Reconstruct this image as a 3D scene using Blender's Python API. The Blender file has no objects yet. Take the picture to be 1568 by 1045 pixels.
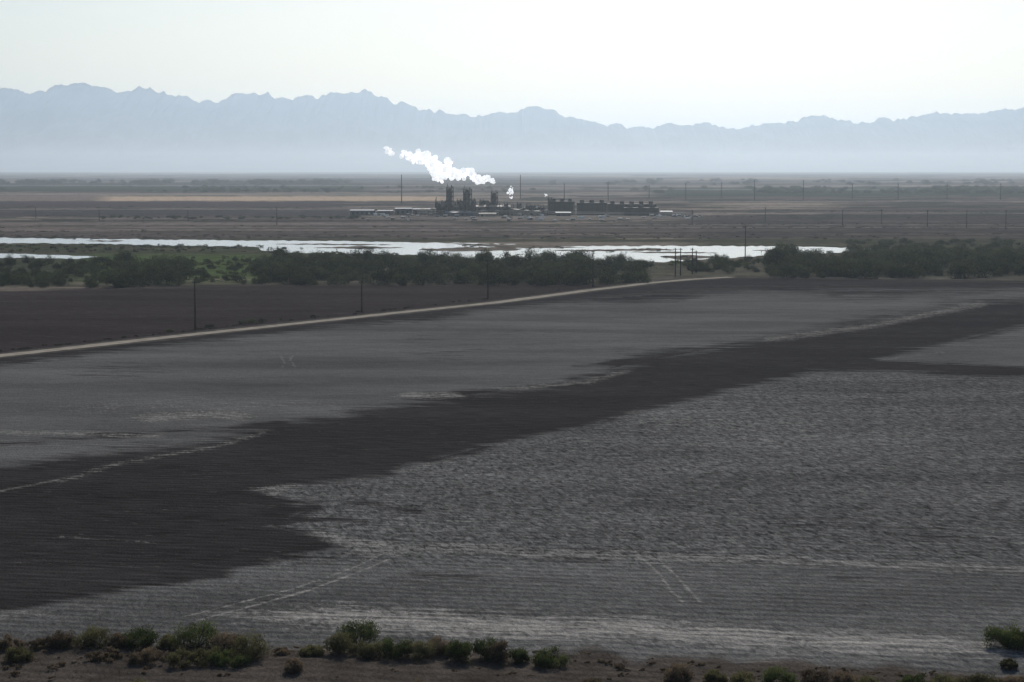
import bpy, math, random, bmesh
import numpy as np
from mathutils import Vector, Matrix
random.seed(7); rng=np.random.default_rng(7)
H=39.0; F=3000.0; CX=784.0; CY=522.5
PITCH=math.atan((CY-258.0)/F)
cp,sp=math.cos(PITCH),math.sin(PITCH)
SUN_EL=math.radians(33); SUN_AZ=math.radians(6)

# ---------- survey helpers: plan position of a spot on the plain seen from the lookout
def G(x,y):
    a=(x-CX)/F; b=(CY-y)/F
    dz=-sp+b*cp; dy=cp+b*sp
    s=H/-dz
    return (a*s, dy*s)
def proj(X,Y,Z=0.0):
    zc=Z-H
    d=Y*cp-zc*sp; u=Y*sp+zc*cp
    return CX+F*X/d, CY-F*u/d
def XatD(px,D): return (px-CX)/F*(D*cp+H*sp)
def ZatD(py,D):
    b=(CY-py)/F
    return H+D*(-sp+b*cp)/(cp+b*sp)

# ---------- materials
def newmat(name):
    m=bpy.data.materials.new(name); m.use_nodes=True
    return m,m.node_tree.nodes,m.node_tree.links,m.node_tree.nodes['Principled BSDF']
def simple(name,col,rough=0.8,metal=0.0,var=0.25,scale=1.5,spec=.1):
    m,n,l,b=newmat(name)
    tc=n.new('ShaderNodeTexCoord'); no=n.new('ShaderNodeTexNoise'); no.inputs['Scale'].default_value=scale; no.inputs['Detail'].default_value=5
    l.new(tc.outputs['Object'],no.inputs['Vector'])
    mr=n.new('ShaderNodeMapRange'); mr.inputs['From Min'].default_value=.3; mr.inputs['From Max'].default_value=.7
    mr.inputs['To Min'].default_value=1-var; mr.inputs['To Max'].default_value=1+var
    l.new(no.outputs['Fac'],mr.inputs['Value'])
    vm=n.new('ShaderNodeVectorMath'); vm.operation='SCALE'; vm.inputs[0].default_value=col
    l.new(mr.outputs['Result'],vm.inputs['Scale']); l.new(vm.outputs[0],b.inputs['Base Color'])
    b.inputs['Roughness'].default_value=rough; b.inputs['Metallic'].default_value=metal
    b.inputs['Specular IOR Level'].default_value=spec
    return m

# ---------- mesh builder
class MB:
    def __init__(s): s.v=[]; s.f=[]; s.m=[]
    def box(s,x0,x1,y0,y1,z0,z1,m=0):
        k=len(s.v)
        s.v+=[(x0,y0,z0),(x1,y0,z0),(x1,y1,z0),(x0,y1,z0),(x0,y0,z1),(x1,y0,z1),(x1,y1,z1),(x0,y1,z1)]
        for q in [(0,3,2,1),(4,5,6,7),(0,1,5,4),(1,2,6,5),(2,3,7,6),(3,0,4,7)]:
            s.f.append(tuple(k+i for i in q)); s.m.append(m)
    def rings(s,pts,rad,m=0,n=10):
        k=len(s.v); pts=[Vector(p) for p in pts]
        for i,p in enumerate(pts):
            d=(pts[min(i+1,len(pts)-1)]-pts[max(i-1,0)]).normalized()
            a=d.cross(Vector((0,1,0.01))); 
            if a.length<.1: a=d.cross(Vector((1,0,0)))
            a.normalize(); b=d.cross(a)
            for j in range(n):
                t=2*math.pi*j/n; s.v.append(tuple(p+(a*math.cos(t)+b*math.sin(t))*rad[i]))
        for i in range(len(pts)-1):
            for j in range(n):
                s.f.append((k+i*n+j,k+i*n+(j+1)%n,k+(i+1)*n+(j+1)%n,k+(i+1)*n+j)); s.m.append(m)
        s.f.append(tuple(k+j for j in range(n))[::-1]); s.m.append(m)
        s.f.append(tuple(k+(len(pts)-1)*n+j for j in range(n))); s.m.append(m)
    def cyl(s,x,y,z0,z1,r,r2=None,m=0,n=14): s.rings([(x,y,z0),(x,y,z1)],[r,r if r2 is None else r2],m,n)
    def gable(s,x0,x1,y0,y1,z0,z1,m=0):
        k=len(s.v); ym=(y0+y1)/2
        s.v+=[(x0,y0,z0),(x1,y0,z0),(x1,y1,z0),(x0,y1,z0),(x0,ym,z1),(x1,ym,z1)]
        for q in [(0,1,5,4),(2,3,4,5),(0,4,3),(1,2,5),(0,3,2,1)]: s.f.append(tuple(k+i for i in q)); s.m.append(m)
    def obj(s,name,mats,parent=None,loc=(0,0,0)):
        me=bpy.data.meshes.new(name); me.from_pydata(s.v,[],s.f); 
        for m in mats: me.materials.append(m)
        me.polygons.foreach_set('material_index',s.m); me.update()
        o=bpy.data.objects.new(name,me); bpy.context.collection.objects.link(o); o.location=loc
        if parent: o.parent=parent
        return o
def empty(name,loc=(0,0,0)):
    e=bpy.data.objects.new(name,None); e.location=loc; bpy.context.collection.objects.link(e); return e

# ---------- numpy noise
def vnoise(x,y,seed=0):
    xi=np.floor(x).astype(np.int64); yi=np.floor(y).astype(np.int64); fx=x-xi; fy=y-yi
    fx=fx*fx*(3-2*fx); fy=fy*fy*(3-2*fy)
    def h(a,b):
        n=(a*374761393+b*668265263+seed*1442695041)&0xffffffff
        n=((n^(n>>13))*1274126177)&0xffffffff
        return ((n^(n>>16))&0xffff)/65535.0
    return (h(xi,yi)*(1-fx)+h(xi+1,yi)*fx)*(1-fy)+(h(xi,yi+1)*(1-fx)+h(xi+1,yi+1)*fx)*fy
def fbm(x,y,seed=0,o=4):
    r=0;a=.5;t=0
    for i in range(o):
        r=r+a*vnoise(x,y,seed+i*17); t+=a; a*=.5; x=x*2.03+7; y=y*2.03+3
    return r/t
def segdist(px,py,pts,ys=1.0):
    d=np.full(px.shape,1e9)
    for (x0,y0),(x1,y1) in zip(pts[:-1],pts[1:]):
        y0*=ys;y1*=ys
        dx,dy=x1-x0,y1-y0; L=dx*dx+dy*dy+1e-9
        t=np.clip(((px-x0)*dx+(py*ys-y0)*dy)/L,0,1)
        d=np.minimum(d,np.hypot(px-x0-t*dx,py*ys-y0-t*dy))
    return d
def inside(px,py,pts):
    c=np.zeros(px.shape,bool); n=len(pts)
    for i in range(n):
        x0,y0=pts[i];x1,y1=pts[(i+1)%n]
        if y0==y1: continue
        c^=((y0>py)!=(y1>py))&(px<(x1-x0)*(py-y0)/(y1-y0)+x0)
    return c
def sdf(px,py,pts,ys=3.0):
    d=segdist(px,py,pts+[pts[0]],ys)/1.0
    return np.where(inside(px,py,pts),d,-d)
def sstep(a,b,x):
    t=np.clip((x-a)/(b-a),0,1); return t*t*(3-2*t)

# ---------- ground sheet
q=np.concatenate([np.arange(1.9,20,.35),np.arange(20,150,.8),np.arange(150,800,1.15),np.arange(800,1000,8)])
Ds=np.sort(117000.0/q); Ds=np.concatenate([[-400,-300,-200,-120,-60,-20,0,20,40,60,80,100],Ds])
t=np.concatenate([np.linspace(-1.6,-.3,40),np.arange(-.295,.2951,.0008),np.linspace(.3,1.6,40)])
nr,nc=len(Ds),len(t)
DD=np.repeat(Ds[:,None],nc,1); XX=t[None,:]*np.maximum(DD,117)
hill=37*np.clip(1-DD/138,0,1.0)**1.3
hill=np.where(DD<0,37,hill)
PX,PY=proj(XX,np.maximum(DD,110))
ZZ=hill+np.where(DD<175,(fbm(XX*.12,DD*.12,3)-.5)*.9*np.clip((175-DD)/25,0,1),0)
light=np.zeros(PX.shape)
low=[(-900,960),(0,938),(130,915),(340,885),(350,878),(420,855),(520,840),(490,820),(415,806),(480,778),(440,764),(390,750),(470,740),(610,728),(608,716),(700,695),(760,680),(880,655),(1000,627),(1130,595),(1245,569),(1330,568),(1568,573),(2600,590),(2600,1300),(-900,1300)]
up=[(-900,700),(-300,735),(0,716),(100,700),(330,676),(430,650),(560,628),(700,606),(850,590),(960,558),(1200,514),(1350,487),(1500,463),(1700,447),(2500,440),(2500,436),(1400,446),(1130,447),(1000,452),(760,470),(300,520),(0,556),(-900,660)]
rt=[(1345,549),(1400,538),(1568,498),(2400,420),(2400,600),(1568,562),(1420,556),(1345,553)]
for p,wd in ((low,50),(up,90),(rt,44)):
    light=np.maximum(light,.5+np.clip(sdf(PX,PY,p)/wd,-.5,.5))
st=fbm(PX*.006,PY*.035,11,4)
light=np.where(light>.5,light-np.clip((st-.5)*1.6,0,.34)*(PY<900),light)
for pts,w in [([(640,727),(740,724),(810,729)],5),([(480,775),(560,772),(640,782)],8),([(430,800),(520,795),(560,800)],6),([(1345,558),(1568,571)],6),([(0,680),(250,662),(420,650)],9),([(880,560),(1010,552),(1100,548)],5)]:
    light=light-.5*np.exp(-(segdist(PX,PY,pts,3)/ (w*2))**2)
salt=np.zeros(PX.shape)
strip=[(330,940),(520,928),(800,943),(1010,946),(1200,965),(1400,972),(1560,990),(1560,1004),(1300,1000),(1000,985),(700,978),(480,960)]
salt=np.maximum(salt,.6*sstep(-80,60,sdf(PX,PY,strip)))
for pts,w,a in [([(560,846),(700,838),(830,848),(1000,852),(1568,872)],16,.42),([(490,818),(540,832),(600,836)],12,.5),
    ([(0,662),(150,665),(240,668)],8,.4),([(220,640),(330,634),(370,638)],16,.42),([(100,625),(300,618),(500,622)],22,.25),([(620,606),(700,606)],10,.48),([(0,752),(90,735)],3.5,.45),([(90,737),(180,710),(330,684),(400,664)],7,.37),
    ([(390,750),(440,745),(420,758)],8,.4),([(620,722),(700,702)],6,.3),([(90,822),(240,832)],3,.33),([(1180,520),(1330,500),(1500,466)],10,.42),([(770,596),(900,585),(960,568)],8,.38),
    ([(980,640),(1100,650),(1250,655)],30,.26),([(1350,551),(1440,540)],5,.3),
    ([(620,846),(560,872),(470,905),(380,930),(300,952)],2.6,.52),([(600,842),(545,868),(455,900),(360,925),(280,946)],2.4,.48),
    ([(985,855),(1010,880),(1028,905),(1046,922)],2.3,.5),([(1008,856),(1034,880),(1052,900),(1072,922)],2.3,.5),
    ([(430,545),(436,556),(432,562)],2.0,.4),([(448,545),(444,552),(452,562)],2.0,.4),
    ([(1100,962),(1568,992)],4,.6),([(1050,972),(1500,1000)],3,.5),([(0,945),(60,938)],14,.35)]:
    salt=np.maximum(salt,a*np.exp(-(segdist(PX,PY,pts,3)/(w*2))**2))
roadline=[(-1200,676),(0,548),(300,515),(470,497),(600,482),(760,466),(905,447),(990,437),(1130,425)]
ymin=np.interp(PX,[-3000,0,400,850,990,1010,1130,1568,3000],[470,446,437,436,434,432,424,430,440])
field=sstep(-2,3,PY-ymin)
fore=sstep(-6,10,PY-np.interp(PX,[-900,0,150,420,900,1100,1300,1568,2500],[960,975,985,988,1000,1008,1020,1030,1050])+ (fbm(XX*.3,DD*.1,9)-.5)*26)
leftdark=inside(PX,PY,[(-3000,470),(0,440),(990,425),(990,436),(905,446),(760,464),(600,480),(300,512),(0,545),(-3000,900)])
def C(*c): return np.array(c)
n1=fbm(PX*.0035,PY*.42,21,3); n2=fbm(PX*.012,PY*.8,33,4); n3=fbm(PX*.05,PY*.9,41,3)
n1=np.clip((n1-.5)*2+.5,0,1); n2=np.clip((n2-.5)*2+.5,0,1)
col=C(.085,.068,.060)[None,None]*np.ones(PX.shape+(1,))
def mix(col,c,m): return col*(1-m[...,None])+c*m[...,None]
col=mix(col,C(.20,.16,.13),sstep(.58,.85,n1))
col=mix(col,C(.030,.034,.024),sstep(.52,.72,n2)*.85)
def band(x0,x1,y0,y1,fx=30,fy=1.2):
    return sstep(x0-fx,x0+fx,PX)*(1-sstep(x1-fx,x1+fx,PX))*sstep(y0-fy,y0+fy,PY+(n3-.5)*2)*(1-sstep(y1-fy,y1+fy,PY+(n3-.5)*2))
col=mix(col,C(.03,.036,.026),band(-2000,560,280,294))
col=mix(col,C(.42,.31,.215),band(150,690,301,308))
col=mix(col,C(.17,.13,.11),band(-2000,150,300,308))
col=mix(col,C(.06,.046,.046),band(-2000,520,309,318))
col=mix(col,C(.28,.23,.19),band(-2000,1050,296,299)*.6)
col=mix(col,C(.028,.036,.024),band(1000,3500,287,301)*.95)
col=mix(col,C(.26,.21,.165),band(1080,1280,311,317,60)*.9)
col=mix(col,C(.045,.04,.043),band(-2000,560,322,331)*.8)
col=mix(col,C(.20,.165,.145),band(-2000,700,341,345)*.6)
col=mix(col,C(.17,.145,.125),band(560,1100,331,336,40)*.7)
col=mix(col,C(.045,.038,.036),band(1050,3500,330,371,60)*.75)
col=mix(col,C(.085,.067,.06),band(-2000,1100,346,362)*.6)
for yy,x0,x1,c in [(304,700,1000,.05),(320,-500,500,.20),(326,1000,1900,.20),(334,-500,420,.17),(338,300,900,.03),(352,-500,900,.20),(356,900,1900,.025),(348,200,1900,.17),(290,600,1900,.2),(284,-500,1900,.2),(276,-500,1900,.03),(344,900,1900,.16),(271,-500,1900,.2),(267,-500,1900,.03),(314,560,1900,.03),(322,1010,1900,.025),(308,900,1900,.18),(329,1150,1900,.03)]:
    col=mix(col,C(c,c*.86,c*.76),band(x0,x1,yy,yy+1.0,60,.7)*.85)
col=mix(col,C(.05,.052,.03),band(-2000,3500,366,405)*.8)
col=mix(col,C(.18,.15,.12),band(600,1060,371,379,50)*.9)
col=mix(col,C(.16,.135,.105),band(980,1200,394,424,30)*.7)
col=mix(col,C(.065,.09,.032),band(120,420,390,434,50,5)*.95)
col=mix(col,C(.045,.052,.03),band(-3000,120,398,440,40,4)*.8)
col=mix(col,C(.04,.045,.028),band(420,3500,402,440,30,4)*.6)
col=mix(col,C(.14,.12,.095),band(-3000,90,438,446,30,2)*.8)
col=mix(col,C(.16,.14,.10),band(250,400,426,431,50,2)*.8)
col=mix(col,C(.11,.098,.08),band(980,1568,424,430,40,1.5)*.7)
col=mix(col,C(.070,.058,.048),fore)
fieldm=field*(1-fore)
light=np.where(leftdark,0.05,light)
verge=np.exp(-(segdist(PX,PY,roadline,3)/22)**2)
light=light*(1-verge*.6)
red=np.where(leftdark,1.0,0.0)
me=bpy.data.meshes.new('ground')
nv=nr*nc; nf=(nr-1)*(nc-1)
me.vertices.add(nv); me.vertices.foreach_set('co',np.stack([XX,DD,ZZ],-1).astype(np.float32).ravel())
i=np.arange(nr-1)[:,None]*nc+np.arange(nc-1)[None,:]
quads=np.stack([i,i+1,i+nc+1,i+nc],-1).reshape(-1,4)
me.loops.add(nf*4); me.loops.foreach_set('vertex_index',quads.ravel().astype(np.int32))
me.polygons.add(nf); me.polygons.foreach_set('loop_start',(np.arange(nf)*4).astype(np.int32))
me.polygons.foreach_set('use_smooth',np.ones(nf,bool))
me.update(calc_edges=True)
def addcol(me,name,arr):
    a=me.attributes.new(name,'FLOAT_COLOR','POINT'); a.data.foreach_set('color',arr.astype(np.float32).ravel())
addcol(me,'soil',np.concatenate([col,np.ones(PX.shape+(1,))],-1))
addcol(me,'mask',np.stack([np.clip(light,0,1),salt,fieldm,red],-1))
# how cloddy the crust is: rough in the near irrigated field, smoother beyond the tilled strip
rough_=np.clip(.5+sdf(PX,PY,low)/60,0,1)*.85+.15
rough_=rough_*(1-.6*sstep(845,875,PY+(n3-.5)*20))
a_=me.attributes.new('clods','FLOAT','POINT'); a_.data.foreach_set('value',rough_.astype(np.float32).ravel())
ground=bpy.data.objects.new('ground',me); bpy.context.collection.objects.link(ground)

m,n,l,b=newmat('field_soil'); me.materials.append(m)
def A(name):
    a=n.new('ShaderNodeAttribute'); a.attribute_name=name; return a
def math_(op,a,b_=None,c=None,clamp=False):
    x=n.new('ShaderNodeMath'); x.operation=op; x.use_clamp=clamp
    for k,vv in enumerate((a,b_,c)):
        if vv is None: continue
        if isinstance(vv,(int,float)): x.inputs[k].default_value=vv
        else: l.new(vv,x.inputs[k])
    return x.outputs[0]
def rotscale(vec,rot):
    mp=n.new('ShaderNodeMapping'); mp.inputs['Rotation'].default_value=(0,0,rot); l.new(tc.outputs['Object'],mp.inputs['Vector'])
    m2=n.new('ShaderNodeMapping'); m2.inputs['Scale'].default_value=vec; l.new(mp.outputs[0],m2.inputs['Vector']); return m2.outputs[0]
def noise(scale,vec=(1,1,1),detail=5,rough=.55,rot=0,dist=0):
    x=n.new('ShaderNodeTexNoise'); x.inputs['Scale'].default_value=scale; x.inputs['Detail'].default_value=detail; x.inputs['Roughness'].default_value=rough; x.inputs['Distortion'].default_value=dist
    l.new(rotscale(vec,rot),x.inputs['Vector']); return x.outputs['Fac']
def mr(v,a,b_,c,d,sm=False):
    x=n.new('ShaderNodeMapRange'); 
    if sm: x.interpolation_type='SMOOTHSTEP'
    for k,vv in zip(('From Min','From Max','To Min','To Max'),(a,b_,c,d)): x.inputs[k].default_value=vv
    l.new(v,x.inputs['Value']); return x.outputs['Result']
def mixc(f,a,b_):
    x=n.new('ShaderNodeMix'); x.data_type='RGBA'
    if isinstance(f,(int,float)): x.inputs[0].default_value=f
    else: l.new(f,x.inputs[0])
    for k,vv in ((6,a),(7,b_)):
        if isinstance(vv,tuple): x.inputs[k].default_value=vv+(1,)
        else: l.new(vv,x.inputs[k])
    return x.outputs[2]
def vscale(c,f):
    x=n.new('ShaderNodeVectorMath'); x.operation='SCALE'; l.new(c,x.inputs[0]); l.new(f,x.inputs['Scale']); return x.outputs[0]
tc=n.new('ShaderNodeTexCoord'); am=A('mask'); asoil=A('soil'); K=A('clods').outputs['Fac']
sep=n.new('ShaderNodeSeparateColor'); l.new(am.outputs['Color'],sep.inputs[0])
R,Gm,Bm=sep.outputs; red_=am.outputs['Alpha']
RT=.16
streak=noise(1,(.035,.30,1),6,.62,rot=RT)
streak2=noise(1,(.22,1.2,1),5,.7,rot=RT)
big=noise(.02,(1,1,1),4)
clod=noise(1,(1.7,.6,1),3,.55,rot=-.25,dist=.7)
ripple=noise(1,(.7,.4,1),3,.6,rot=-.5,dist=.4)
patch=noise(1,(.015,.05,1),5,.6)
fine=noise(4.0,(1,.5,1),4,.75)
def amp(v,g,k=None):   # 1+(v-.5)*g*k
    x=math_('MULTIPLY',math_('SUBTRACT',v,.5),g)
    if k is not None: x=math_('MULTIPLY',x,k)
    return math_('MAXIMUM',math_('ADD',x,1.0),.15)
e=math_('ADD',R,math_('MULTIPLY',math_('SUBTRACT',streak,.5),1.5))
e=math_('ADD',e,math_('MULTIPLY',math_('SUBTRACT',streak2,.5),1.0))
L=mr(e,.30,.70,0,1)
s=math_('ADD',math_('MULTIPLY',Gm,1.3),math_('MULTIPLY',math_('SUBTRACT',streak2,.5),1.8))
s=math_('ADD',s,math_('MULTIPLY',math_('SUBTRACT',clod,.5),.8))
s=math_('MULTIPLY',mr(s,.3,1.05,0,1,True),mr(Gm,.02,.12,0,1))
crumb=mr(noise(1,(.5,2.2,1),2,.5,rot=RT),.66,.74,0,.4,True)
s=math_('MAXIMUM',s,math_('MULTIPLY',crumb,mr(streak,.45,.6,0,1)))
wv=n.new('ShaderNodeTexWave'); wv.bands_direction='Y'; wv.inputs['Scale'].default_value=.19; wv.inputs['Distortion'].default_value=6; wv.inputs['Detail'].default_value=4; wv.inputs['Detail Scale'].default_value=.15
l.new(rotscale((.2,1,1),RT),wv.inputs[0])
furrow=wv.outputs['Fac']
c_dark=mixc(red_,(.033,.0297,.0288),(.037,.029,.0285))
c_light=mixc(big,(.090,.087,.082),(.122,.118,.111))
c_light=vscale(c_light,amp(patch,1.5))
c_light=vscale(c_light,amp(clod,3.2,K))
c_light=vscale(c_light,amp(ripple,1.6,K))
c_light=vscale(c_light,amp(streak2,1.1))
c_dark=vscale(c_dark,amp(streak2,2.6))
c_dark=vscale(c_dark,amp(patch,1.2))
base=mixc(L,c_dark,c_light)
base=vscale(base,mr(furrow,0,1,.92,1.08))
base=mixc(s,base,(.31,.288,.258))
far=vscale(asoil.outputs['Color'],mr(noise(.12,(1,.5,1),6,.7),.3,.7,.55,1.45))
base=mixc(Bm,far,base)
base=vscale(base,mr(fine,.3,.7,.62,1.38))
l.new(base,b.inputs['Base Color'])
b.inputs['Roughness'].default_value=.95; b.inputs['Specular IOR Level'].default_value=0.0
hgt=math_('ADD',math_('MULTIPLY',clod,math_('ADD',math_('MULTIPLY',K,.7),.2)),math_('MULTIPLY',fine,.2))
hgt=math_('ADD',hgt,math_('MULTIPLY',furrow,.15))
bp=n.new('ShaderNodeBump'); bp.inputs['Strength'].default_value=1; bp.inputs['Distance'].default_value=.4
l.new(hgt,bp.inputs['Height']); l.new(bp.outputs[0],b.inputs['Normal'])

# ---------- ribbons and sheets
def ribbon(name,pts,width,mat,z=0.03):
    P=[Vector((*p,z)) for p in pts]; v=[];f=[]
    fineP=[]
    for a_,b_ in zip(P[:-1],P[1:]):
        k=max(2,int((b_-a_).length/15))
        for j in range(k): fineP.append(a_.lerp(b_,j/k))
    fineP.append(P[-1])
    for j,p in enumerate(fineP):
        d=(fineP[min(j+1,len(fineP)-1)]-fineP[max(j-1,0)]).normalized(); nn=Vector((-d.y,d.x,0))
        w1=width/2*(1+random.uniform(-.12,.12)); w2=width/2*(1+random.uniform(-.12,.12))
        v+=[tuple(p+nn*w1),tuple(p-nn*w2)]
    for j in range(len(fineP)-1): f.append((2*j,2*j+1,2*j+3,2*j+2))
    me=bpy.data.meshes.new(name); me.from_pydata(v,[],f); me.materials.append(mat)
    o=bpy.data.objects.new(name,me); bpy.context.collection.objects.link(o); return o
roadmat=simple('dirt_road_gravel',(.29,.255,.205),.9,0,.25,.35,0)
shoulder=simple('road_shoulder_soil',(.07,.062,.055),.95,0,.45,.3,0)
rp=[G(x,y) for x,y in [(-500,599),(0,545),(300,512),(470,494),(600,480),(760,463.5),(905,444.5),(960,438),(1000,433),(1060,428),(1120,424.5)]]
ribbon('road_shoulder',rp,10,shoulder,.02)
ribbon('dirt_road',rp,4.6,roadmat,.03)
ribbon('dirt_lane',[G(x,y) for x,y in [(1120,425.5),(1260,427.5),(1400,431),(1568,433)]],2.5,shoulder,.03)
mw,n,l,b=newmat('river_water')
b.inputs['Base Color'].default_value=(.10,.115,.12,1); b.inputs['Roughness'].default_value=.12; b.inputs['IOR'].default_value=1.33
tc=n.new('ShaderNodeTexCoord'); bp=n.new('ShaderNodeBump'); bp.inputs['Strength'].default_value=.1; bp.inputs['Distance'].default_value=.1
l.new(noise(.8,(.6,1,1),3),bp.inputs['Height']); l.new(bp.outputs[0],b.inputs['Normal'])
def sheet(name,pts,mat,z,rough=.8,parent=None):
    o=[]
    for (x0,y0),(x1,y1) in zip(pts,pts[1:]+pts[:1]):
        k=max(1,int(abs(x1-x0)/7))
        for j in range(k):
            tt=j/k; o.append((x0+(x1-x0)*tt,y0+(y1-y0)*tt+(random.uniform(-rough,rough) if j else 0)))
    v=[(*G(*p),z) for p in o]
    me=bpy.data.meshes.new(name); me.from_pydata(v,[],[tuple(range(len(v)))]); me.materials.append(mat)
    ob=bpy.data.objects.new(name,me); bpy.context.collection.objects.link(ob); return ob
sheet('river',[(-500,362),(0,364.5),(130,366),(262,367.5),(400,369),(520,369.5),(660,372),(780,374),(830,378),(1000,377),(1180,377.5),(1345,381),(1290,387),(1190,391),(1090,397),(1010,402),(900,402),(780,399),(700,396),(640,391),(540,389),(440,387),(400,384),(395,379),(250,376),(140,373.5),(0,373),(-500,373)],mw,.06)
sheet('river',[(-400,387),(0,388.5),(90,391),(150,393.5),(120,397),(40,395.5),(-400,397)],mw,.06,.5)
mud=simple('mud_flat',(.13,.11,.088),.7,0,.35,.05,0)
for pts in [[(640,383),(700,379.5),(775,379),(800,381.5),(790,384),(700,385.5)],[(480,380),(560,377.5),(620,380),(560,381.5)],[(840,384),(1010,381),(1040,383.5),(900,385.5)],[(1010,393),(1060,391),(1100,394.5),(1040,398.5)],[(420,374.5),(470,373.5),(600,375),(560,376)],
    [(690,373.5),(790,375),(905,380),(780,380.5),(740,377)],[(130,368.5),(190,369),(180,370.5),(140,370)],[(960,386),(1060,386.5),(1100,388),(1000,388)],[(1150,384),(1225,382.5),(1210,385.5)]]:
    sheet('sandbar',pts,mud,.12,.6)

# ---------- mountains
ridge=[(-3000,150),(-1800,110),(-900,150),(-300,125),(0,138),(20,137),(50,143),(75,138),(100,127),(125,127),(150,135),(175,138),(195,142),(215,134),(230,136),(265,146),(300,151),(335,158),(350,148),(365,143),(400,144),(410,141),(430,151),(450,152),(470,147),(490,149),(510,142),(530,139),(560,139),(585,148),(600,155),(620,158),(640,167),(670,170),(700,175),(720,179),(750,176),(770,172),(790,170),(820,163),(850,169),(870,180),(900,186),(930,195),(940,186),(960,195),(1000,197),(1020,190),(1060,192),(1080,189),(1110,198),(1150,194),(1190,189),(1220,186),(1240,177),(1252,180),(1260,175),(1275,183),(1300,186),(1330,189),(1345,181),(1370,184),(1400,180),(1430,172),(1470,175),(1510,172),(1540,168),(1568,165),(1900,140),(2500,160),(3200,130),(4500,170)]
DM=30000.0
xs=np.linspace(-22000,22000,3600); s_=np.concatenate([np.linspace(0,1,60),np.linspace(1.05,1.6,8)])
XM,SM=np.meshgrid(xs,s_)
rz=np.interp(xs,[XatD(p[0],DM) for p in ridge],[ZatD(p[1],DM) for p in ridge])
rz=rz+(np.abs(fbm(xs*.005,xs*0,3,4)*2-1)-.25)*-90+(fbm(xs*.02,xs*0,9,3)-.5)*36
YM=DM-7000*(1-SM)
prof=np.where(SM<1,SM**1.7,1-(SM-1)*1.4)
rg=1-np.abs(fbm(XM*.0011+SM*.8,YM*.0006,8,5)*2-1)*2
edge=np.clip((1-SM)*8,0,1)
ZM=rz[None]*prof+ (rg-.7)*300*np.clip(SM*(1-SM)*4,0,1)*np.clip(prof*2,0,1)*edge
ZM[0]=-30
def gridmesh(name,X,Y,Z,mat):
    r,c=X.shape; me=bpy.data.meshes.new(name); me.vertices.add(r*c); me.vertices.foreach_set('co',np.stack([X,Y,Z],-1).astype(np.float32).ravel())
    i=np.arange(r-1)[:,None]*c+np.arange(c-1)[None,:]; qd=np.stack([i,i+1,i+c+1,i+c],-1).reshape(-1,4)
    me.loops.add(qd.size); me.loops.foreach_set('vertex_index',qd.ravel().astype(np.int32)); me.polygons.add(len(qd)); me.polygons.foreach_set('loop_start',(np.arange(len(qd))*4).astype(np.int32))
    me.update(calc_edges=True); me.materials.append(mat); o=bpy.data.objects.new(name,me); bpy.context.collection.objects.link(o); return o
gridmesh('mountain_range',XM,YM,ZM,simple('desert_rock',(.12,.115,.125),.95,0,.3,.002,0))

# ---------- haze (real scattering air, homogeneous layers)
def haze(name,z0,z1,dens,colr,g):
    mb=MB(); mb.box(-60000,60000,-900,60000,z0,z1)
    m=bpy.data.materials.new(name); m.use_nodes=True; nt=m.node_tree; nt.nodes.clear()
    o=nt.nodes.new('ShaderNodeOutputMaterial'); v=nt.nodes.new('ShaderNodeVolumeScatter')
    v.inputs['Color'].default_value=colr+(1,); v.inputs['Density'].default_value=dens; v.inputs['Anisotropy'].default_value=g
    ab=nt.nodes.new('ShaderNodeVolumeAbsorption'); ab.inputs['Color'].default_value=colr+(1,); ab.inputs['Density'].default_value=dens
    ad=nt.nodes.new('ShaderNodeAddShader'); nt.links.new(v.outputs[0],ad.inputs[0]); nt.links.new(ab.outputs[0],ad.inputs[1])
    nt.links.new(ad.outputs[0],o.inputs['Volume'])
    return mb.obj(name,[m])
haze('haze',-40,240,6.0e-5,(.77,.89,1.0),.62)
haze('haze',241,1150,3.4e-5,(.66,.83,1.0),.62)

# ---------- vegetation
def leafmat(name,c1,c2):
    m,n,l,b=newmat(name)
    a=n.new('ShaderNodeAttribute'); a.attribute_name='tint'
    oi=n.new('ShaderNodeObjectInfo')
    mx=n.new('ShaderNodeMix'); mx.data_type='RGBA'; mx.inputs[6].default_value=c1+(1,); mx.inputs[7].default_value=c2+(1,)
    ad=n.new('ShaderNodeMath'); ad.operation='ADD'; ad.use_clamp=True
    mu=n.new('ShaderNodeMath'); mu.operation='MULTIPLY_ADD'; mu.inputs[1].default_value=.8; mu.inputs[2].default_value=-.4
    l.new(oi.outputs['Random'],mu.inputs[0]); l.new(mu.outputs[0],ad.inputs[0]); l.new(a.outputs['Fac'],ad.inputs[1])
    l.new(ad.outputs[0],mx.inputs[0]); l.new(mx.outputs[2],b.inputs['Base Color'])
    b.inputs['Roughness'].default_value=.8; b.inputs['Specular IOR Level'].default_value=.05
    tr=n.new('ShaderNodeBsdfTranslucent'); l.new(mx.outputs[2],tr.inputs[0]); ms=n.new('ShaderNodeMixShader'); ms.inputs[0].default_value=.3
    out=n['Material Output']
    l.new(b.outputs[0],ms.inputs[1]); l.new(tr.outputs[0],ms.inputs[2]); l.new(ms.outputs[0],out.inputs['Surface'])
    return m
bark=simple('bark',(.09,.07,.055),.9)
L_green=leafmat('tamarisk_foliage',(.015,.022,.011),(.068,.084,.036))
L_olive=leafmat('shrub_foliage_olive',(.05,.046,.02),(.18,.165,.075))
L_brown=leafmat('shrub_foliage_brown',(.07,.052,.034),(.22,.165,.105))
L_fresh=leafmat('shrub_foliage_green',(.034,.045,.015),(.13,.155,.05))
L_reed=leafmat('reed_foliage',(.045,.055,.022),(.115,.135,.05))
L_scrub=leafmat('scrub_foliage',(.022,.022,.015),(.055,.052,.035))
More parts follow.
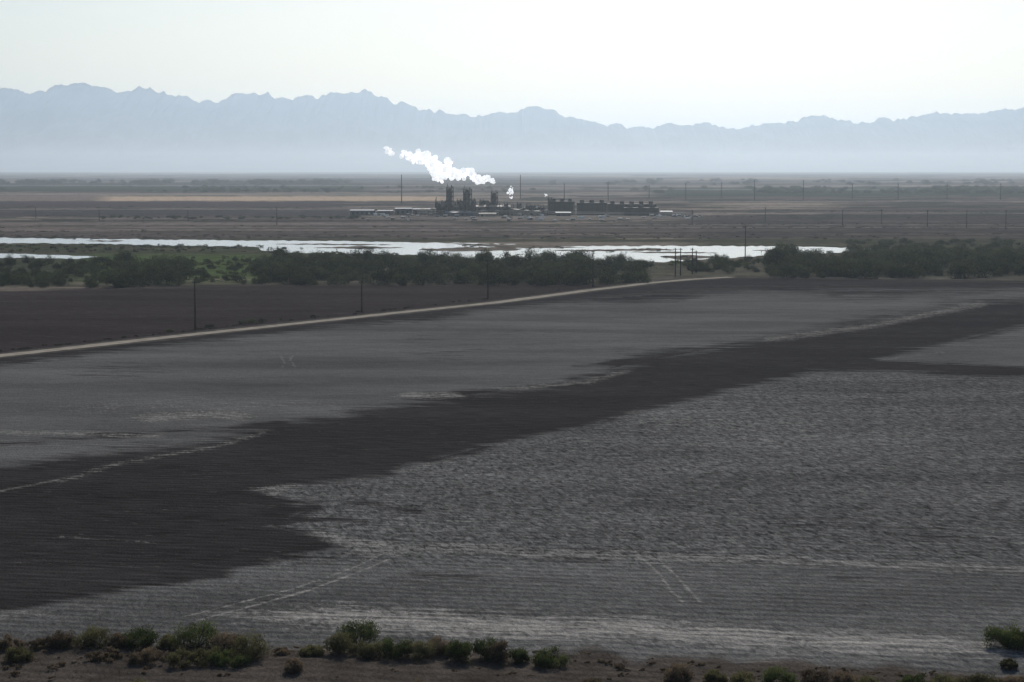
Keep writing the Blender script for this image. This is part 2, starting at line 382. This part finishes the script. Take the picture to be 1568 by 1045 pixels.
def plantmesh(name,w,h,nl,ls,lumps,mat,seed,up=.5):
    r=np.random.default_rng(seed); mb=MB()
    cs=[]
    for k in range(lumps):
        a=r.uniform(0,6.28); rr=math.sqrt(r.uniform(0,1))*w*.38; hz=h*r.uniform(.2,.8)*(1-.4*(rr/(w*.5)))
        cs.append((math.cos(a)*rr,math.sin(a)*rr,hz,r.uniform(.12,.24)*min(w,h*1.2)))
    for c in cs[:max(4,lumps//2)]:
        mb.rings([(c[0]*.12,c[1]*.12,-.05),(c[0]*.5,c[1]*.5,c[2]*.5),(c[0],c[1],c[2])],[h*.022,h*.014,h*.005],0,5)
    nb=len(mb.v); nfb=len(mb.f)
    V=[];T=[]
    per=nl//lumps
    for c in cs:
        d=r.normal(size=(per,3)); d/=np.linalg.norm(d,axis=1)[:,None]
        rad=c[3]*r.uniform(.3,1.35,per)**.6; rad*=1+.35*np.sin(d[:,0]*5+c[0])*np.cos(d[:,2]*6)
        p=d*rad[:,None]*np.array([1.1,1.1,1.0])+np.array(c[:3]); p[:,2]=np.maximum(p[:,2],ls*.3)
        a1=r.normal(size=(per,3)); a1[:,2]+=up*2; a1/=np.linalg.norm(a1,axis=1)[:,None]
        a2=np.cross(a1,r.normal(size=(per,3))); a2/=np.linalg.norm(a2,axis=1)[:,None]
        sz=ls*r.uniform(.5,1.3,per)[:,None]
        q=np.stack([p-a1*sz,p+a2*sz*.42,p+a1*sz,p-a2*sz*.42],1); V.append(q.reshape(-1,3))
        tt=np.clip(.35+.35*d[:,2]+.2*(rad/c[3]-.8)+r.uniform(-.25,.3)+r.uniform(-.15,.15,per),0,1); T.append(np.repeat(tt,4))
    V=np.concatenate(V); T=np.concatenate(T); k=len(V)//4
    vs=mb.v+[tuple(x) for x in V]; fs=mb.f+[(nb+4*j,nb+4*j+1,nb+4*j+2,nb+4*j+3) for j in range(k)]
    me=bpy.data.meshes.new(name); me.from_pydata(vs,[],fs); me.materials.append(bark); me.materials.append(mat)
    me.polygons.foreach_set('material_index',[0]*nfb+[1]*k)
    a=me.attributes.new('tint','FLOAT','POINT'); a.data.foreach_set('value',np.concatenate([np.zeros(nb),T]).astype(np.float32)); me.update()
    return me
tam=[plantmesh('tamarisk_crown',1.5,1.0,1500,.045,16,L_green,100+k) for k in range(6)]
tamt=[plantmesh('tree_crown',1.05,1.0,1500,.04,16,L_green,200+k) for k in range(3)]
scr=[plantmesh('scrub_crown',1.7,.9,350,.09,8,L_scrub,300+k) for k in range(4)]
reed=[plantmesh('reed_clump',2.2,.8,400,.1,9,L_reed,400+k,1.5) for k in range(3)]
def place(parent,meshes,px,py,h,wf=1.0,name='plant'):
    x,y=G(px,py); o=bpy.data.objects.new(name,random.choice(meshes)); o.location=(x,y,-.05); o.rotation_euler=(0,0,random.uniform(0,6.28))
    o.scale=(h*wf*random.uniform(.8,1.25),h*wf*random.uniform(.8,1.25),h); o.parent=parent; bpy.context.collection.objects.link(o)
belt=empty('tamarisk_thicket')
def U(a,b): return random.uniform(a,b)
for k in range(190): place(belt,tam,U(-150,200),U(402,441),U(1.6,4.5),1,'tamarisk')
for k in range(40): place(belt,tam,U(180,290),U(408,440),U(4,8),1,'tamarisk')
for k in range(46): place(belt,tam,U(280,400),U(400,436),U(1.2,3.2),1,'tamarisk')
for k in range(330):
    x=U(395,990); place(belt,tam,x,U(402,437),U(2,7.2)*(.75 if x>900 else 1),1.05,'tamarisk')
for k in range(14): place(belt,tamt,U(400,900),U(404,415),U(7,8.6),1,'tamarisk')
for k in range(45): place(belt,tam,U(1050,1200),U(399,420),U(2,4.5),1,'tamarisk')
for k in range(300):
    y=U(400,427); place(belt,tam+tamt,U(1180,1750),y,U(2.5,7.5),1.05,'tamarisk')
for k in range(10): place(belt,tamt,U(1185,1240),U(404,414),U(8,10.5),1,'tamarisk')
for k in range(120): place(belt,tam,U(1300,1750),U(385,402),U(3,6.5),1.2,'tamarisk')
for k in range(40): place(belt,tam,U(1180,1400),U(388,398),U(1.5,3),1.2,'tamarisk')
reeds=empty('reed_bed')
for k in range(160): place(reeds,reed,U(-100,1150),U(403,408),U(1,2.2),1,'reeds')
for k in range(150):
    x=U(-50,400); place(reeds,reed+scr,x,U(376,387),U(.8,2.0),1,'reeds')
for k in range(80): place(reeds,scr,U(-100,1400),U(362,367),U(.5,1.4),1.8,'reeds')
for k in range(90):
    x=U(400,1000); place(reeds,scr+reed,x,float(np.interp(x,[400,540,640,780,900,1010],[385,390,392.5,400,403,403]))+U(-2,3),U(.8,2.0),1,'reeds')
for c,yc in [(560,381),(720,376),(820,380),(735,379),(1000,383),(1050,395),(930,386),(440,381)]:
    for k in range(7): place(reeds,scr,c+random.gauss(0,16),yc+U(-1,1),U(.4,1.2),1.8,'reeds')
for k in range(150): place(reeds,reed+scr[:1],U(150,420),U(393,432),U(.7,1.6),1.2,'reeds')
scrub=empty('scrub')
lines=[(318,-100,560),(331,-100,600),(339,100,1000),(347,-100,1700),(355,-100,900),(361,-100,600),(360,700,1700),(333,1080,1700),(343,1000,1700),(325,1080,1700),(363,-100,1200),(350,900,1700)]
for k in range(900):
    yy,x0,x1=random.choice(lines); x=U(x0,x1); place(scrub,scr,x,yy+random.gauss(0,.7)+math.sin(x*.01+yy)*.8,U(.3,.9),3.2,'scrub_bush')
trees=empty('distant_tree_line')
def clumped(x0,x1,nc_,seed):
    r=random.Random(seed); cs=[(r.uniform(x0,x1),r.uniform(5,45)) for _ in range(nc_)]
    return lambda: (lambda c: random.gauss(c[0],c[1]))(random.choice(cs))
f1=clumped(-60,550,14,1); f2=clumped(-60,800,14,2); f3=clumped(1010,1700,16,3); f4=clumped(780,1700,14,4)
for k in range(220): place(trees,tam,f1(),U(279,282.5),U(6,14),1.6,'tree')
for k in range(120): place(trees,tam,f2(),U(287,295),U(3,7),1.8,'tree')
for k in range(300): place(trees,tam,f3(),random.choice([289,292,296])+U(-.5,.5),U(4,8),1.8,'tree')
for k in range(80): place(trees,tam,f4(),U(276,284),U(6,12),2,'tree')
for k in range(60): place(trees,tam,U(150,560),U(333,336),U(1.2,3),1.6,'tree')
for k in range(50): place(trees,tam,U(1300,1700),U(369,380),U(1.5,4),1.5,'tree')
verge_=empty('verge_scrub')
for k in range(110):
    x=U(-100,1000); y=float(np.interp(x,[0,300,600,905,990],[541,508,477,442,432])); place(verge_,scr,x,y+U(-3.5,-1.5),U(.2,.7),1.8,'verge_bush')
for x,h in [(320,.9),(372,1.0),(385,1.1),(400,.9),(430,.5),(258,.7),(480,.6),(548,.5),(262,.6)]:
    place(verge_,tam,x,float(np.interp(x,[0,300,600],[541,508,477]))-4,h*1.3,1.8,'verge_bush')

# foreground shrubs (individually)
def shrub(px,py,wpx,hpx,mat,seed):
    x,y=G(px,py); sc=y/F; w=wpx*sc; h=hpx*sc
    me=plantmesh('desert_shrub_mesh',w*1.2,h*1.25,int(2200+wpx*30),.085,int(12+wpx/4),mat,seed,1.0)
    o=bpy.data.objects.new('desert_shrub',me)
    o.location=(x,y,-.1); bpy.context.collection.objects.link(o)
O,Bn,Gr=L_olive,L_brown,L_fresh
fs=[(10,990,50,16,Bn),(30,1010,40,20,O),(65,990,40,14,Bn),(95,990,40,24,Bn),(145,990,60,30,O),(185,992,40,22,Bn),(215,990,60,30,Gr),(255,990,30,20,O),(300,990,75,38,Gr),(345,995,50,30,Bn),(385,1008,55,38,O),(300,1015,90,24,O),(350,1018,60,22,Gr),(230,1012,70,18,Bn),(160,1010,60,16,Bn),
 (432,1003,24,12,Bn),(450,1032,26,26,Bn),(480,1004,40,16,O),(520,1003,40,34,O),(548,985,60,36,Gr),(560,1005,50,26,O),(600,1005,60,28,Gr),(640,1006,50,26,O),(675,1000,36,26,Bn),(700,1010,55,28,Gr),(745,1006,45,28,Gr),(765,1012,30,34,Bn),(795,1012,30,20,Gr),(845,1018,58,28,Gr),
 (1038,1040,50,24,Bn),(1095,1045,36,20,O),(1135,1052,40,24,O),(1195,1052,50,28,Gr),(1250,1050,45,28,Bn),(1295,1052,40,26,Bn),(1400,1055,50,24,Gr),(1450,1060,60,26,O),(1500,1060,60,26,O),(1550,1055,50,22,Bn),(1545,990,80,32,Gr),(1568,994,60,30,Gr),(1330,1062,40,24,O),(900,1062,50,22,Bn),(640,1065,50,22,Bn),(200,1068,60,26,O),(1545,1020,26,12,O)]
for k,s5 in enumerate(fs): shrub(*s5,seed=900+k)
fg=empty('dry_grass')
dry=[plantmesh('dry_grass_tuft',1.8,.6,260,.12,6,L_brown,500+k,1.5) for k in range(3)]
for k in range(300):
    x=U(-50,1620); y0=float(np.interp(x,[0,150,420,900,1100,1300,1568],[985,990,993,1005,1018,1028,1038])); place(fg,dry,x,y0+abs(random.gauss(0,22))-4,U(.15,.5),1.4,'tuft')

# ---------- utility poles
wood=simple('pole_wood',(.035,.03,.026),.9); metal=simple('dark_steel',(.06,.058,.056),.6,.3)
def pole(px,pyb,pyt,arms=1,tilt=0,thick=.17):
    x,y=G(px,pyb); h=ZatD(pyt,y); mb=MB()
    mb.rings([(0,0,-.3),(0,0,h*.5),(tilt,0,h)],[thick,thick*.85,thick*.6],0,8)
    for a in range(arms):
        z=h-.5-a*1.1; mb.box(-1.15,1.15,-.16,-.05,z-.07,z+.07,0)
        mb.rings([(-.5,-.1,z-.05),(0,-.1,z-.55)],[.03,.03],1,5); mb.rings([(.5,-.1,z-.05),(0,-.1,z-.55)],[.03,.03],1,5)
        for ix in (-1.05,-.55,.55,1.05): mb.cyl(ix,-.1,z+.07,z+.28,.05,.03,1,6)
    o=mb.obj('utility_pole',[wood,metal],None,(x,y,0)); o.rotation_euler=(0,0,-.9)
for p in [(299,505,430),(554,478,430),(747,458,397),(908,440,386)]: pole(*p,arms=1,thick=.22)
for p in [(1034,424,380),(1042,422,380),(1060,420,380),(1066,418,384),(1141,398,346)]: pole(*p,arms=1,thick=.24)
for p in [(615,312,268),(797,305,268)]: pole(*p,arms=1,thick=.6)
for p in [(864,312,281),(931,308,279),(994,305,284),(1050,306,281),(1105,304,279),(1155,306,276),(1230,306,276),(1305,305,281),(1375,306,281),(1450,305,282),(1532,306,281)]: pole(*p,arms=2,thick=.55)
for p in [(424,345,318),(288,340,322),(152,338,322),(55,335,318),(1290,345,322),(1420,348,322),(1172,340,318),(1480,350,322),(1060,345,322),(1350,344,321),(1540,352,322)]: pole(*p,arms=1,thick=.28)

# ---------- geothermal plant
grey=simple('painted_steel_grey',(.10,.10,.10),.6); dk=simple('weathered_steel',(.035,.031,.028),.7,.1); tan=simple('tan_cladding',(.28,.24,.185),.7)
white=simple('white_paint',(.7,.7,.68),.5,0,.1); blue=simple('bluegrey_cladding',(.085,.098,.115),.6)
louv=simple('cooling_tower_cladding',(.06,.052,.045),.8)
PD=1640.0; mpp=PD/F
def lx(px): return XatD(px,PD)
def lz(h): return h*mpp
plant=empty('geothermal_plant',(0,PD,0))
def tower(px,w,h,y=0,fl=5):
    mb=MB(); x=lx(px); W=w*mpp/2*1.12; Z=h*mpp
    for sx_ in (-W,W):
        for sy in (-W,W): mb.rings([(x+sx_,y+sy,0),(x+sx_,y+sy,Z*.92)],[.3,.26],0,4)
    for k in range(1,fl+1):
        z=Z*.92*k/fl; mb.box(x-W-.5,x+W+.5,y-W-.5,y+W+.5,z-.2,z+.15,0)
        mb.box(x-W-.5,x+W+.5,y-W-.52,y-W-.45,z+1.0,z+1.12,0); 
        z0=Z*.92*(k-1)/fl
        mb.rings([(x-W,y-W-.1,z0),(x+W,y-W-.1,z)],[.16,.16],0,4); mb.rings([(x+W,y+W,z0),(x-W,y+W,z)],[.16,.16],0,4)
    mb.rings([(x-.1*W,y,0),(x-.1*W,y,Z*.8),(x-.1*W,y,Z*.86),(x-.1*W,y,Z*.9)],[W*.8,W*.8,W*.5,W*.15],1,14)
    mb.cyl(x+W*.5,y,Z*.3,Z,.45,.4,1,8); mb.cyl(x-W*.75,y,Z*.1,Z*1.05,.3,.25,1,6)
    mb.obj('separator_tower',[dk,grey],plant)
tower(689,9,46,fl=6); tower(716,11,43,fl=5); tower(757,9,38,y=10,fl=4); tower(703,6,24,y=8,fl=3); tower(725,6,26,y=-6,fl=3); tower(775,5,18,fl=2); tower(817,6,16,fl=2); tower(843,6,27,y=12,fl=3); tower(680,6,22,y=4,fl=3); tower(738,6,24,y=6,fl=3); tower(795,6,19,y=6,fl=2); tower(808,5,15,y=-4,fl=2); tower(748,5,20,y=2,fl=2)
mb=MB()
def bx(p0,p1,z0,z1,y0,y1,m=0): mb.box(lx(p0),lx(p1),y0,y1,lz(z0),lz(z1),m)
bx(727,781,3,13,-4,12,0); mb.gable(lx(726),lx(782),-5,13,lz(13),lz(15.5),1)
bx(783,800,2,10,-8,6,1); bx(800,824,0,12,2,14,0); bx(824,838,0,9,-10,0,1); bx(668,682,0,14,0,9,2); bx(735,748,13,22,14,22,2); bx(690,712,0,12,9,18,2)
for k in range(9): bx(729+k*5.6,732+k*5.6,5,9,-4.15,-4.02,3)
mb.obj('turbine_hall',[grey,tan,dk,blue],plant)
mb=MB()
for zz in (4,7):
    mb.rings([(lx(640),-14,lz(zz)),(lx(840),-14,lz(zz))],[.45,.45],0,8); mb.rings([(lx(660),-16,lz(zz)),(lx(1060),-16,lz(zz)*.5)],[.35,.35],0,8)
for k in range(34):
    x=lx(640+k*6); mb.box(x-.15,x+.15,-17,-13,0,lz(8),1)
for k in range(130):
    a=U(664,840); z=U(6,20)*(.65 if a>730 else 1); w=U(1,5); y=U(-12,10); mb.box(lx(a),lx(a+w),y,y+3,lz(z-U(2,6)),lz(z),random.choice([0,1,1]))
    mb.cyl(lx(a),y,0,lz(z+U(0,8)),.25,None,1,6)
mb.obj('pipe_rack',[grey,dk],plant)
mb=MB()
for (px,r,h,y) in [(648,7,9,5),(664,5,10,2),(791,6,9,-20),(806,5,8,-22),(822,6,7,-24),(545,6,6,10)]:
    X=lx(px); R_=r*mpp; mb.cyl(X,y,0,lz(h),R_,None,0,24); mb.rings([(X,y,lz(h)),(X,y,lz(h)+R_*.22)],[R_*1.01,R_*.1],0,24)
mb.obj('storage_tank',[tan],plant)
def shed(p0,p1,h,y0,y1,mat,name='industrial_shed',py=None):
    mb=MB(); mb.box(lx(p0),lx(p1),y0,y1,0,lz(h),0); mb.gable(lx(p0)-.4,lx(p1)+.4,y0-.5,y1+.5,lz(h),lz(h)+.8,1)
    k=int((p1-p0)/7)
    for j in range(k): mb.box(lx(p0+3+j*7),lx(p0+6+j*7),y0-.08,y0-.01,.1 if j%3==0 else 1.2,lz(h)*.65,2)
    mb.obj(name,[mat,blue if mat is not tan else tan,dk],None,(0,PD,0))
shed(536,572,7,0,18,blue); shed(577,600,6,10,24,grey); shed(603,628,9,20,34,blue); shed(630,668,8,25,36,grey); shed(684,730,5,-30,-20,blue); shed(850,872,5,-34,-26,grey); shed(735,760,4,-46,-38,tan); shed(1012,1030,5,4,14,grey)
def cooling(p0,p1,h,y0,y1,fans):
    mb=MB(); X0,X1=lx(p0),lx(p1); Z=lz(h)
    mb.box(X0+.6,X1-.6,y0+.8,y1-.8,0,Z*.98,0); mb.box(X0-.3,X1+.3,y0-.3,y1+.3,Z,Z+.5,1)
    nb=max(2,int((X1-X0)/3.6))
    for k in range(nb+1):
        x=X0+(X1-X0)*k/nb; mb.box(x-.2,x+.2,y0,y0+.9,0,Z,1)
    for j in range(6): 
        z=Z*(.12+.13*j); mb.box(X0+.1,X1-.1,y0+.25,y0+.7,z,z+.35,0)
    mb.box(X0,X1,y0+.1,y0+.9,Z*.86,Z-.01,1)
    for k in range(fans):
        x=X0+(X1-X0)*(k+.5)/fans; y=(y0+y1)/2; r=min((X1-X0)/fans*.24,3.2)
        mb.rings([(x,y,Z+.5),(x,y,Z+1.4),(x,y,Z+2.6)],[r*1.05,r*.88,r],0,18)
    mb.rings([(X0,y0-.1,Z+1.5),(X1,y0-.1,Z+1.5)],[.05,.05],1,4)
    mb.obj('cooling_tower',[louv,dk],None,(0,PD,0))
cooling(842,880,20,6,20,3); cooling(884,930,18,5,18,3); cooling(931,1005,16,2,16,5); cooling(955,1006,11,-16,-4,3)
def car(px,py,col):
    x,y=G(px,py); mb=MB()
    mb.box(-2.3,2.3,-.9,.9,.45,1.0,0); k=len(mb.v)
    mb.v+=[(-1.5,-.8,1.0),(1.3,-.8,1.0),(1.3,.8,1.0),(-1.5,.8,1.0),(-1.0,-.7,1.6),(.6,-.7,1.6),(.6,.7,1.6),(-1.0,.7,1.6)]
    for q in [(4,5,6,7),(0,1,5,4),(1,2,6,5),(2,3,7,6),(3,0,4,7)]: mb.f.append(tuple(k+i for i in q)); mb.m.append(1 if q!=(4,5,6,7) else 0)
    for wx in (-1.45,1.45):
        for wy in (-.9,.7): mb.rings([(wx,wy,.36),(wx,wy+.2,.36)],[.36,.36],1,12)
    mb.obj('parked_car',[col,dk],None,(x,y,0))
for k in range(9): car(1008+k*8+U(-1,1),332+U(-1,1),random.choice([white,white,grey,blue]))
for k in range(5): car(770+k*13+U(-2,2),335,random.choice([white,grey]))
mb=MB()
for k in range(90):
    x,y=G(U(560,1080),U(327,339)); w=U(.8,4); h=U(.6,1.8); mb.box(x,x+w,y,y+2,0,h,random.choice([0,1,2])); mb.box(x-.1,x+w+.1,y-.1,y+2.1,h+.003,h+.15,0)
mb.obj('equipment_skids',[white,tan,grey])

# ---------- steam
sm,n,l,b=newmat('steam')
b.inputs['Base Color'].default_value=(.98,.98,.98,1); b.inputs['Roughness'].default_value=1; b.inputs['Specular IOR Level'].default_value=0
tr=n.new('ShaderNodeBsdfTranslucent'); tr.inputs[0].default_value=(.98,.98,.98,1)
em=n.new('ShaderNodeEmission'); em.inputs[0].default_value=(.96,.98,1,1); em.inputs[1].default_value=.36  # added glow, stands in for sunlight scattered inside the steam
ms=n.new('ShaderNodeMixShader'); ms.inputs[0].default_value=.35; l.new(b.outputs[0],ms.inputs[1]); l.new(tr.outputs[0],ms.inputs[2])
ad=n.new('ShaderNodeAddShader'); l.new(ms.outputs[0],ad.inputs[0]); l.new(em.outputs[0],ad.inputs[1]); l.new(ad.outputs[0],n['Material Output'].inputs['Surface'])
def plume(pts,cnt,D=1650,smin=.2,disp=1.2):
    bm=bmesh.new()
    for k in range(cnt):
        f=U(0,len(pts)-1.001); i0=int(f); f-=i0
        px,py,r=[pts[i0][j]*(1-f)+pts[i0+1][j]*f for j in range(3)]
        px+=random.gauss(0,r*.5); py+=random.gauss(0,r*.36)+math.sin(px*.19)*r*.4; rr=r*U(smin,.48)*mpp
        bmesh.ops.create_icosphere(bm,subdivisions=2,radius=rr,matrix=Matrix.Translation((XatD(px,D),D+random.gauss(0,r*.4*mpp),ZatD(py,D))))
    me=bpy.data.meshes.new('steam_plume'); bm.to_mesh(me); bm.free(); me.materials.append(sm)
    o=bpy.data.objects.new('steam_plume',me); bpy.context.collection.objects.link(o)
    rm=o.modifiers.new('r','REMESH'); rm.mode='VOXEL'; rm.voxel_size=.4; rm.use_smooth_shade=True
    tx=bpy.data.textures.new('puff','CLOUDS'); tx.noise_scale=2.4; tx.noise_depth=3
    dm=o.modifiers.new('d','DISPLACE'); dm.texture=tx; dm.texture_coords='GLOBAL'; dm.strength=disp; dm.mid_level=.5
    return o
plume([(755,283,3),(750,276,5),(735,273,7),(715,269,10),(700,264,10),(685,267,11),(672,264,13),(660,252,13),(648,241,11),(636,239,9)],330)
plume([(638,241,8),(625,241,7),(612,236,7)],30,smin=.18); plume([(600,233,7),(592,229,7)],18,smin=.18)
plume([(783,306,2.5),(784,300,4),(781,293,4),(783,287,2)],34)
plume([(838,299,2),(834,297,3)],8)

# ---------- light
sunv=Vector((math.sin(SUN_AZ)*math.cos(SUN_EL),math.cos(SUN_AZ)*math.cos(SUN_EL),math.sin(SUN_EL)))
sl=bpy.data.lights.new('sun','SUN'); sl.energy=3.6; sl.angle=math.radians(.5); sl.color=(1,.97,.925)
so=bpy.data.objects.new('sun',sl); so.rotation_euler=sunv.to_track_quat('Z','Y').to_euler(); bpy.context.collection.objects.link(so)
w=bpy.data.worlds.new('World'); bpy.context.scene.world=w; w.use_nodes=True; nt=w.node_tree
sk=nt.nodes.new('ShaderNodeTexSky'); sk.sky_type='NISHITA'; sk.sun_disc=False; sk.sun_elevation=SUN_EL; sk.sun_rotation=SUN_AZ; sk.altitude=0; sk.air_density=1.0; sk.dust_density=1.25; sk.ozone_density=2.6
nt.links.new(sk.outputs[0],nt.nodes['Background'].inputs[0]); nt.nodes['Background'].inputs[1].default_value=.073
sc=bpy.context.scene; sc.view_settings.view_transform='Standard'; sc.view_settings.look='None'; sc.view_settings.exposure=0
cam=bpy.data.cameras.new('camera'); cam.sensor_width=36; cam.lens=36*F/1568; cam.clip_start=.5; cam.clip_end=200000
co=bpy.data.objects.new('camera',cam); co.location=(0,0,H); co.rotation_euler=(math.pi/2-PITCH,0,0); bpy.context.collection.objects.link(co); sc.camera=co
print('DONE',nv,len(bpy.data.objects))
